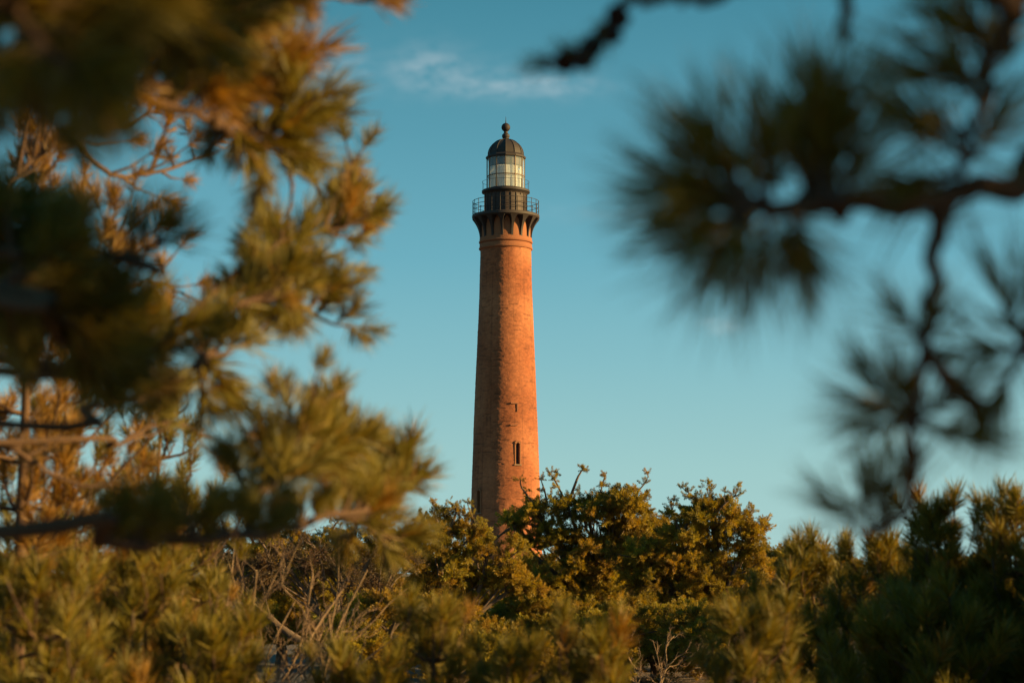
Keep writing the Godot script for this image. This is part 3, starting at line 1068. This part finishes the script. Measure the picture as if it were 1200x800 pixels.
func pines() -> void:
	# ---- the pine on the left, its trunk just outside the frame
	var foot := on_ground(Vector3(-2.3, 0, -3.4))
	var tree := pine("pine_tree", "large pine whose golden and dark blurred boughs fill the left of the view", "pines framing the view", foot)
	var trunk_pts := [foot - Vector3(0, 0.1, 0), foot + Vector3(0.05, 1.2, 0), foot + Vector3(-0.04, 2.4, 0.05), foot + Vector3(0.06, 3.6, 0), foot + Vector3(0, 5.2, 0)]
	var line := curve(trunk_pts, 6)
	var mb := MB.new()
	mb.tube(line, taper(line.size(), 0.14, 0.03), 12, BARK * 1.15, 0.12, rng)
	part("trunk", mb, M.bark, tree.root, -foot)
	var T := func(h: float) -> Vector3: return foot + Vector3(0, h, 0)
	var B := func(list: Array) -> Array:
		var o := []
		for q in list: o.append(at(q[0], q[1], q[2]))
		return o
	# lowest long bough with the sharp tip
	bough(tree, [T.call(1.5)] + B.call([[-20, 622, 2.4], [120, 634, 2.5], [260, 632, 2.8], [350, 614, 3.4], [440, 594, 4.3]]), 0.013, 0.006, {"twigs": 30, "length": 0.035, "kind": "live", "up": 1.6, "from": 0.4, "tufts": 2, "dense": 30, "size": 0.5})
	bough(tree, B.call([[410, 602, 4.1], [440, 596, 4.4], [462, 585, 4.6], [470, 572, 4.7]]), 0.008, 0.004, {"twigs": 6, "length": 0.07, "kind": "live", "up": 0.8, "from": 0.1, "tufts": 3, "dense": 6})
	bough(tree, B.call([[440, 596, 4.4], [452, 570, 4.6], [456, 552, 4.7]]), 0.005, 0.003, {"twigs": 2, "length": 0.04, "kind": "live", "up": 0.8, "from": 0.5, "tufts": 2})
	bough(tree, B.call([[456, 590, 4.6], [468, 572, 4.7], [474, 560, 4.8]]), 0.005, 0.003, {"twigs": 2, "length": 0.03, "along": 2.0, "kind": "live", "up": 0.4, "from": 0.9, "tufts": 1, "dense": 1})
	bough(tree, B.call([[400, 604, 4.1], [425, 615, 4.3], [445, 628, 4.5]]), 0.007, 0.003, {"twigs": 5, "length": 0.07, "kind": "live", "up": 0.2, "from": 0.2, "tufts": 3, "dense": 4})
	bough(tree, B.call([[150, 632, 2.6], [270, 590, 3.2], [340, 552, 3.7], [400, 515, 4.1]]), 0.012, 0.005, {"twigs": 13, "length": 0.07, "kind": "live", "up": 0.4, "from": 0.45, "tufts": 3, "dense": 7, "size": 0.9})
	bough(tree, B.call([[300, 572, 3.5], [335, 530, 3.8], [350, 500, 3.9], [362, 480, 4.0]]), 0.008, 0.003, {"twigs": 6, "length": 0.09, "kind": "live", "up": 0.9, "from": 0.2, "tufts": 1, "size": 0.7})
	bough(tree, B.call([[340, 552, 3.7], [380, 535, 4.0], [405, 520, 4.2]]), 0.006, 0.003, {"twigs": 6, "length": 0.07, "kind": "live", "up": 0.4, "from": 0.2, "tufts": 3, "dense": 5})
	# thin dark bough and lit bare twigs at mid left
	bough(tree, [T.call(2.0)] + B.call([[0, 497, 2.9], [100, 478, 3.1], [195, 455, 3.4], [250, 410, 3.8]]), 0.009, 0.004, {"twigs": 7, "length": 0.09, "kind": "live", "up": 0.4, "from": 0.6, "tufts": 2})
	bough(tree, [T.call(1.7)] + B.call([[-40, 530, 4.5], [10, 522, 4.8], [60, 556, 5.0], [110, 572, 5.2]]), 0.009, 0.004, {"twigs": 7, "length": 0.14, "kind": "dry", "up": 0.2, "from": 0.5, "tufts": 1})
	bough(tree, [T.call(1.8)] + B.call([[60, 515, 4.6], [130, 522, 4.8], [190, 495, 5.0], [250, 515, 5.3]]), 0.009, 0.004, {"twigs": 8, "length": 0.12, "kind": "live", "up": 0.5, "from": 0.5, "tufts": 1})
	# bough to the upper right tips
	bough(tree, [T.call(2.2)] + B.call([[40, 440, 3.0], [180, 415, 3.4], [245, 345, 3.8], [330, 282, 4.1], [385, 270, 4.3], [425, 252, 4.5]]), 0.009, 0.004, {"twigs": 11, "length": 0.07, "kind": "live", "up": 0.4, "from": 0.8, "tufts": 2, "dense": 5, "size": 0.85})
	bough(tree, B.call([[328, 284, 4.1], [336, 255, 4.15], [344, 215, 4.2]]), 0.006, 0.003, {"twigs": 3, "length": 0.05, "kind": "live", "up": 0.8, "from": 0.6, "tufts": 1, "size": 0.75})
	bough(tree, B.call([[378, 270, 4.2], [392, 232, 4.3], [402, 205, 4.35], [415, 190, 4.4]]), 0.006, 0.003, {"twigs": 3, "length": 0.05, "kind": "live", "up": 0.4, "from": 0.6, "tufts": 1, "size": 0.8})
	bough(tree, B.call([[385, 270, 4.3], [380, 245, 4.3], [376, 222, 4.3]]), 0.005, 0.003, {"twigs": 3, "length": 0.04, "kind": "live", "up": 0.8, "from": 0.5, "tufts": 1, "size": 0.8})
	bough(tree, B.call([[350, 276, 4.15], [380, 295, 4.3], [400, 305, 4.4]]), 0.004, 0.002, {"twigs": 3, "length": 0.05, "kind": "live", "up": 0.1, "from": 0.5, "tufts": 1, "size": 0.7})
	bough(tree, B.call([[230, 372, 3.7], [290, 352, 3.8], [335, 350, 4.0], [372, 372, 4.2]]), 0.009, 0.004, {"twigs": 15, "length": 0.09, "kind": "live", "up": 0.2, "from": 0.3, "tufts": 3, "dense": 10, "size": 0.9})
	bough(tree, B.call([[300, 340, 4.0], [320, 320, 4.1], [335, 312, 4.2]]), 0.006, 0.003, {"twigs": 6, "length": 0.06, "kind": "live", "up": 0.4, "from": 0.2, "tufts": 2, "dense": 3})
	bough(tree, B.call([[225, 380, 3.7], [240, 420, 3.8], [235, 445, 3.9]]), 0.007, 0.004, {"twigs": 6, "length": 0.08, "kind": "live", "up": 0.0, "from": 0.2, "tufts": 2, "dense": 5})
	bough(tree, B.call([[230, 372, 3.7], [200, 375, 3.8], [180, 395, 3.9]]), 0.007, 0.004, {"twigs": 4, "length": 0.08, "kind": "dry", "up": 0.3, "from": 0.2, "tufts": 2})
	# upper golden bough
	bough(tree, [T.call(3.0)] + B.call([[-20, 95, 2.8], [110, 105, 3.0], [210, 100, 3.2], [275, 85, 3.3]]), 0.009, 0.005, {"twigs": 16, "length": 0.09, "kind": "dry", "up": 0.3, "from": 0.55, "tufts": 3, "dense": 12})
	bough(tree, B.call([[160, 108, 3.15], [240, 138, 3.2], [290, 150, 3.3], [322, 152, 3.4]]), 0.009, 0.004, {"twigs": 11, "length": 0.08, "kind": "live", "up": 0.2, "from": 0.1, "tufts": 3, "dense": 6})
	bough(tree, B.call([[250, 140, 3.2], [285, 168, 3.3], [312, 180, 3.4]]), 0.007, 0.004, {"twigs": 4, "length": 0.06, "kind": "live", "up": 0.0, "from": 0.3, "tufts": 2, "dense": 2})
	# near overhead boughs, deep in shade
	bough(tree, [T.call(2.9)] + B.call([[-200, -40, 1.6], [-20, -10, 1.5], [70, 0, 1.5], [120, -5, 1.55], [160, -20, 1.6]]), 0.009, 0.006, {"twigs": 26, "length": 0.08, "kind": "live", "up": 0.0, "from": 0.45, "tufts": 4, "dense": 22, "size": 0.75})
	bough(tree, [T.call(3.1)] + B.call([[-100, -60, 2.2], [60, -20, 2.3], [170, 10, 2.6], [240, 25, 2.9], [300, 15, 3.1]]), 0.009, 0.004, {"twigs": 18, "length": 0.08, "kind": "live", "up": 0.0, "from": 0.45, "tufts": 3, "dense": 14})
	bough(tree, B.call([[240, 25, 2.9], [310, 0, 3.0], [370, -4, 3.1], [425, 2, 3.2]]), 0.008, 0.003, {"twigs": 8, "length": 0.06, "kind": "dry", "up": 0.2, "from": 0.1, "tufts": 2, "size": 0.75})
	bough(tree, [T.call(2.7)] + B.call([[-140, 90, 1.7], [-60, 80, 1.7], [0, 75, 1.75], [40, 65, 1.8]]), 0.009, 0.005, {"twigs": 14, "length": 0.07, "kind": "live", "up": 0.1, "from": 0.5, "tufts": 3, "dense": 14, "size": 0.7})
	# dark mass half way up the left edge
	bough(tree, [T.call(2.3)] + B.call([[-60, 345, 2.3], [0, 340, 2.3], [35, 350, 2.4], [70, 400, 2.5]]), 0.009, 0.005, {"twigs": 22, "length": 0.08, "kind": "live", "up": 0.1, "from": 0.5, "tufts": 3, "dense": 16, "size": 0.72})
	bough(tree, [T.call(2.45)] + B.call([[-80, 285, 2.4], [-40, 285, 2.4], [10, 290, 2.5]]), 0.009, 0.004, {"twigs": 9, "length": 0.06, "kind": "live", "up": 0.2, "from": 0.5, "tufts": 3, "dense": 8, "size": 0.7})
	bough(tree, [T.call(2.3)] + B.call([[20, 420, 3.0], [90, 430, 3.2], [150, 425, 3.3]]), 0.010, 0.004, {"twigs": 9, "length": 0.09, "kind": "live", "up": 0.2, "from": 0.5, "tufts": 2, "dense": 5})
	# dark wispy brush hanging in the gap
	var gap := bough(tree, [T.call(2.6)] + B.call([[60, 285, 2.5], [140, 300, 2.55], [180, 290, 2.6]]), 0.008, 0.004, {})
	for q in [[182, 288, 0.1, 1, 0], [180, 290, 0.6, 0.8, 0.2], [170, 294, -0.2, 1, 0.2], [184, 290, 0.9, 0.5, -0.2], [150, 300, 0.2, 1, 0.3]]:
		add_tuft(tree, gap, at(q[0], q[1], 2.58), Vector3(q[2], q[3], q[4]), "long", 0.8)
	# lit twigs farther back
	bough(tree, [T.call(2.6)] + B.call([[-40, 250, 5.6], [10, 215, 6.0], [70, 165, 6.2], [150, 150, 6.5]]), 0.009, 0.006, {"twigs": 14, "length": 0.18, "kind": "dry", "up": 0.4, "from": 0.5, "tufts": 1, "size": 1.0})
	bough(tree, B.call([[90, 165, 6.2], [130, 205, 6.3], [190, 200, 6.5], [235, 185, 6.7]]), 0.009, 0.005, {"twigs": 10, "length": 0.16, "kind": "dry", "up": 0.3, "from": 0.3, "tufts": 1})
	bough(tree, [T.call(2.4)] + B.call([[0, 320, 5.4], [80, 330, 5.7], [125, 310, 5.9], [140, 270, 6.0]]), 0.009, 0.005, {"twigs": 10, "length": 0.16, "kind": "dry", "up": 0.5, "from": 0.5, "tufts": 1})
	bough(tree, B.call([[80, 330, 5.7], [130, 345, 5.8], [175, 330, 5.9], [215, 345, 6.1]]), 0.008, 0.004, {"twigs": 8, "length": 0.14, "kind": "dry", "up": 0.3, "from": 0.3, "tufts": 1})
	finish_pine(tree, 290)

	# ---- the pine on the right: dark branches against the sky
	var foot2 := on_ground(Vector3(1.25, 0, -1.9))
	var tr := pine("pine_tree", "pine with dark strongly blurred branches hanging into the view from the right", "pines framing the view", foot2)
	var tp := curve([foot2 - Vector3(0, 0.1, 0), foot2 + Vector3(-0.03, 1.2, 0), foot2 + Vector3(0.04, 2.4, 0.03), foot2 + Vector3(0, 3.6, 0), foot2 + Vector3(0.05, 4.6, 0)], 6)
	var mb2 := MB.new()
	mb2.tube(tp, taper(tp.size(), 0.11, 0.025), 12, BARK * 1.15, 0.12, rng)
	part("trunk", mb2, M.bark, tr.root, -foot2)
	var T2 := func(h: float) -> Vector3: return foot2 + Vector3(0, h, 0)
	var b1 := bough(tr, [T2.call(1.9)] + B.call([[1300, 200, 1.65], [1200, 216, 1.58], [1100, 232, 1.52], [1000, 240, 1.47], [930, 238, 1.43], [880, 236, 1.4]]), 0.013, 0.006, {})
	for q in [[965, 240, -0.15, 1, 0.1], [975, 240, 0.1, 1, -0.1], [950, 238, -0.3, 1, 0.0], [985, 240, 0.22, 1, 0.3], [960, 235, 0.0, 1, -0.4], [968, 215, -0.05, 1, 0.1], [955, 205, -0.12, 1, 0.15], [975, 200, 0.08, 1, -0.1]]:
		add_tuft(tr, b1, at(q[0], q[1], 1.44), Vector3(q[2], q[3], q[4]), "long", 0.95)
	for q in [[880, 236, -1, 0.3, 0.1], [878, 236, -1, -0.1, -0.2], [880, 240, -1, -0.55, 0.2], [884, 236, -0.8, 0.8, 0], [890, 240, -0.5, -1, 0.3], [905, 240, -0.2, -1, -0.3], [900, 236, -0.2, 1, 0.5], [868, 236, -0.9, 0.5, -0.2], [925, 242, 0.3, -1, -0.2], [862, 236, -1, 0.1, 0.2], [872, 230, -0.6, 0.9, 0.3], [884, 242, -0.7, -0.9, -0.2]]:
		add_tuft(tr, b1, at(q[0], q[1], 1.4), Vector3(q[2], q[3], q[4]), "long", 0.9)
	add_tuft(tr, b1, at(890, 225, 1.44), Vector3(-0.3, 0.9, -0.5), "live", 0.5)
	add_tuft(tr, b1, at(915, 228, 1.44), Vector3(-0.1, 0.9, -0.3), "live", 0.5)
	add_tuft(tr, b1, at(915, 245, 1.42), Vector3(0.1, -1, 0.2), "dry", 0.6)
	add_tuft(tr, b1, at(935, 245, 1.42), Vector3(0.2, -1, -0.2), "long", 0.7)
	var b2 := bough(tr, B.call([[1112, 232, 1.52], [1098, 290, 1.52], [1092, 350, 1.53], [1084, 412, 1.55], [1072, 480, 1.58], [1068, 540, 1.62], [1072, 590, 1.68]]), 0.007, 0.004, {})
	for q in [[1098, 270, -0.4, 1, 0.3], [1098, 280, 0.5, 0.9, 0], [1095, 300, 0.2, 1, -0.4], [1084, 400, -0.7, 0.8, 0.2], [1084, 405, 0.4, 1, 0.2]]:
		add_tuft(tr, b2, at(q[0], q[1], 1.53), Vector3(q[2], q[3], q[4]), "long", 0.6)
	for q in [[1070, 492, -1, 0.35, 0.2], [1070, 490, -0.8, 0.8, -0.2], [1072, 494, 0.7, 0.6, 0.1], [1070, 496, -1, -0.15, 0.2], [1070, 498, -0.4, 1, 0.4], [1072, 498, 0.8, -0.2, 0]]:
		add_tuft(tr, b2, at(q[0], q[1], 1.58), Vector3(q[2], q[3], q[4]), "long", 0.8)
	bough(tr, B.call([[1084, 412, 1.55], [1105, 435, 1.56], [1128, 462, 1.58], [1150, 490, 1.6]]), 0.006, 0.0075, {})
	var b3 := bough(tr, B.call([[1072, 585, 1.68], [1050, 612, 1.7], [1030, 622, 1.74], [1012, 628, 1.78]]), 0.005, 0.003, {})
	for q in [[1020, 625, -0.15, 1, 0], [1030, 622, 0.1, 1, 0.4], [1014, 628, -0.7, 0.75, 0], [1062, 600, 0.0, 1, 0.2], [1045, 615, -0.2, 1, -0.3]]:
		add_tuft(tr, b3, at(q[0], q[1], 1.75), Vector3(q[2], q[3], q[4]), "long", 0.75)
	var b4 := bough(tr, [T2.call(2.3)] + B.call([[1260, -20, 1.5], [1190, 20, 1.48], [1160, 90, 1.5], [1140, 150, 1.5], [1128, 205, 1.5]]), 0.010, 0.004, {})
	for q in [[1172, 60, -0.8, 0.5, 0], [1165, 75, -0.5, 0.9, 0.3], [1160, 90, -1, 0.1, -0.3], [1150, 120, -0.6, 0.8, 0.2], [1150, 120, 0.3, 1, -0.2], [1140, 160, -0.9, 0.3, 0], [1135, 185, -0.9, 0.4, 0.4], [1132, 190, 0.6, 0.8, 0], [1190, 30, -0.2, 1, 0], [1170, 60, 0.4, 1, 0.2], [1128, 200, -0.8, -0.2, 0.1]]:
		add_tuft(tr, b4, at(q[0], q[1], 1.5), Vector3(q[2], q[3], q[4]), "long", 0.92)
	var b5 := bough(tr, [T2.call(1.7)] + B.call([[1300, 430, 1.65], [1230, 415, 1.62], [1200, 405, 1.6]]), 0.009, 0.004, {})
	for q in [[1200, 405, -0.4, 1, 0], [1205, 405, 0.1, 1, 0.2], [1200, 408, -1, -0.1, 0.2], [1202, 410, -0.6, -1, 0]]:
		add_tuft(tr, b5, at(q[0], q[1], 1.6), Vector3(q[2], q[3], q[4]), "long", 0.92)
	bough(tr, [T2.call(2.5)] + B.call([[1150, -120, 1.6], [1010, -70, 1.6], [994, 0, 1.6], [990, 45, 1.6]]), 0.008, 0.004, {})
	# bare twig with knobs hanging in at the top
	var kb := bough(tr, [T2.call(2.8)] + B.call([[1000, -90, 2.3], [860, -12, 1.75], [780, -4, 1.7], [735, 4, 1.7], [712, 36, 1.7], [692, 56, 1.7], [664, 66, 1.7], [634, 78, 1.7]]), 0.006, 0.0035, {})
	for q in [[714, 34, -0.5, -0.8, 0.2], [704, 44, -1, -0.2, 0], [694, 54, -0.7, -0.7, -0.3], [684, 60, -1, 0.1, 0.3], [668, 66, -1, -0.3, 0], [652, 72, -0.9, 0.2, 0.2], [640, 76, -1, -0.2, 0], [724, 20, -0.6, -0.6, 0.3], [700, 50, -0.2, -1, 0.3]]:
		add_tuft(tr, kb, at(q[0], q[1], 1.7), Vector3(q[2], q[3], q[4]), "long", 0.26)
	for q in [[712, 36], [696, 54], [684, 64], [660, 70], [722, 22]]:
		var cone := MB.new()
		var c := at(q[0] + rng.randf_range(-4, 4), q[1] + rng.randf_range(-4, 4), 1.7)
		var cd := rv()
		cone.tube([c - cd * 0.013, c - cd * 0.006, c + cd * 0.005, c + cd * 0.013], [0.004, 0.010, 0.009, 0.003], 7, Color(0.06, 0.035, 0.03), 0.2, rng)
		part("cone", cone, M.bark, kb)
	# crown beyond the right edge, which shades those branches
	for k in 96:
		var h := 1.4 + 2.5 * k / 95.0
		var a := k * 2.4
		var o := Vector3(cos(a), 0, sin(a))
		if k % 2 == 0: o = Vector3(0.25 * cos(a) + 0.16, 0, 1.0 if k % 4 == 0 else (-1.5 if h < 2.5 else -0.8))
		elif o.x < 0.1: o = Vector3(absf(o.x) + 0.15, 0, o.z).normalized()
		var l := rng.randf_range(0.6, 1.0) * (1.0 - 0.3 * k / 95.0)
		var s: Vector3 = T2.call(h)
		bough(tr, [s, s + o * l * 0.5 + Vector3(0, 0.06, 0), s + o * l + Vector3(0, 0.2, 0)], 0.014, 0.004, {"twigs": 11, "length": 0.16, "up": 0.4, "from": 0.15, "tufts": 4, "dense": 8})
	finish_pine(tr, 120)

	# ---- young pines of the right-hand hedge
	var hg := "young pines forming the dark hedge on the right"
	young_pine("dark young pine whose tip is lowest at the left end of the hedge", 948, 632, 11.5, 120, "live", hg, 60, 0.2, 1.3)
	young_pine("young pine with spiky candles in the middle of the right hedge", 1030, 630, 10.4, 110, "live", hg, 60, 0.2, 1.3)
	young_pine("young pine with one thin golden tip standing above the hedge", 1098, 580, 9.8, 100, "live", hg, 60, 0.2, 1.3)
	young_pine("tallest young pine of the hedge at the right picture edge", 1185, 575, 9.6, 140, "live", hg, 60, 0.2, 1.3)
	young_pine("dark young pine low in front of the right hedge", 1100, 695, 9.3, 170, "live", hg, 60, 0.15, 1.4, 1.4)
	for q in [[1285, 625, 9.2, "nearest the picture edge"], [1350, 612, 10.6, "second from the picture edge"], [1400, 606, 9.6, "third from the picture edge"], [1480, 596, 10.4, "farthest from the picture edge"], [1325, 618, 9.9, "behind the nearest one"], [1430, 600, 9.1, "low and close to the camera"], [1560, 590, 9.8, "tallest and outermost"]]:
		young_pine("young pine beyond the right edge of the view, " + q[3], q[0], q[1], q[2], 190, "live", hg, 0, 0.12, 1.6, 1.6)
	# ---- young pines along the bottom
	young_pine("young pine with upright olive candles at the bottom right of centre", 884, 706, 6.4, 62, "live", "young pines in the foreground", 60, 0.3)
	young_pine("young pine with blurred olive candles at the bottom below the tower", 692, 732, 6.2, 55, "live", "young pines in the foreground", 60, 0.3)
	young_pine("dark young pine at the bottom left of the olive candles", 604, 752, 6.2, 45, "live", "young pines in the foreground", 60, 0.3)
	young_pine("sunlit young pine at the bottom beside the leafless bush", 508, 702, 6.4, 55, "live", "young pines in the foreground", 60, 0.3)
	young_pine("low sunlit young pine at the bottom in front of the leafless bush", 410, 765, 6.2, 50, "live", "young pines in the foreground", 60, 0.3)
	young_pine("small sunlit young pine at the bottom near the lower left", 250, 730, 6.2, 62, "live", "young pines in the foreground", 60, 0.3)
	young_pine("golden bushy pine at the lower left below the long bough", 170, 655, 6.4, 150, "live", "young pines in the foreground", 60, 0.3)
	young_pine("shaded bushy pine in the bottom left corner", 45, 660, 5.2, 150, "live", "young pines in the foreground", 60, 0.3)
	young_pine("golden pine showing between the boughs at the left edge", 70, 470, 8.0, 130, "live", "young pines in the foreground", 60, 0.3)
	young_pine("olive pine behind the dark bough at left", 210, 590, 10.0, 100, "live", "young pines in the foreground", 60, 0.3)
	young_pine("open pine with thin orange twigs behind the boughs at the upper left", 40, 150, 7.2, 190, "dry", "young pines in the foreground", 60, 0.3, 0.9, 0.8)
	young_pine("narrow golden pine seen in the gap between the middle left boughs", 190, 440, 8.8, 110, "live", "young pines in the foreground", 60, 0.3, 1.0, 0.9)
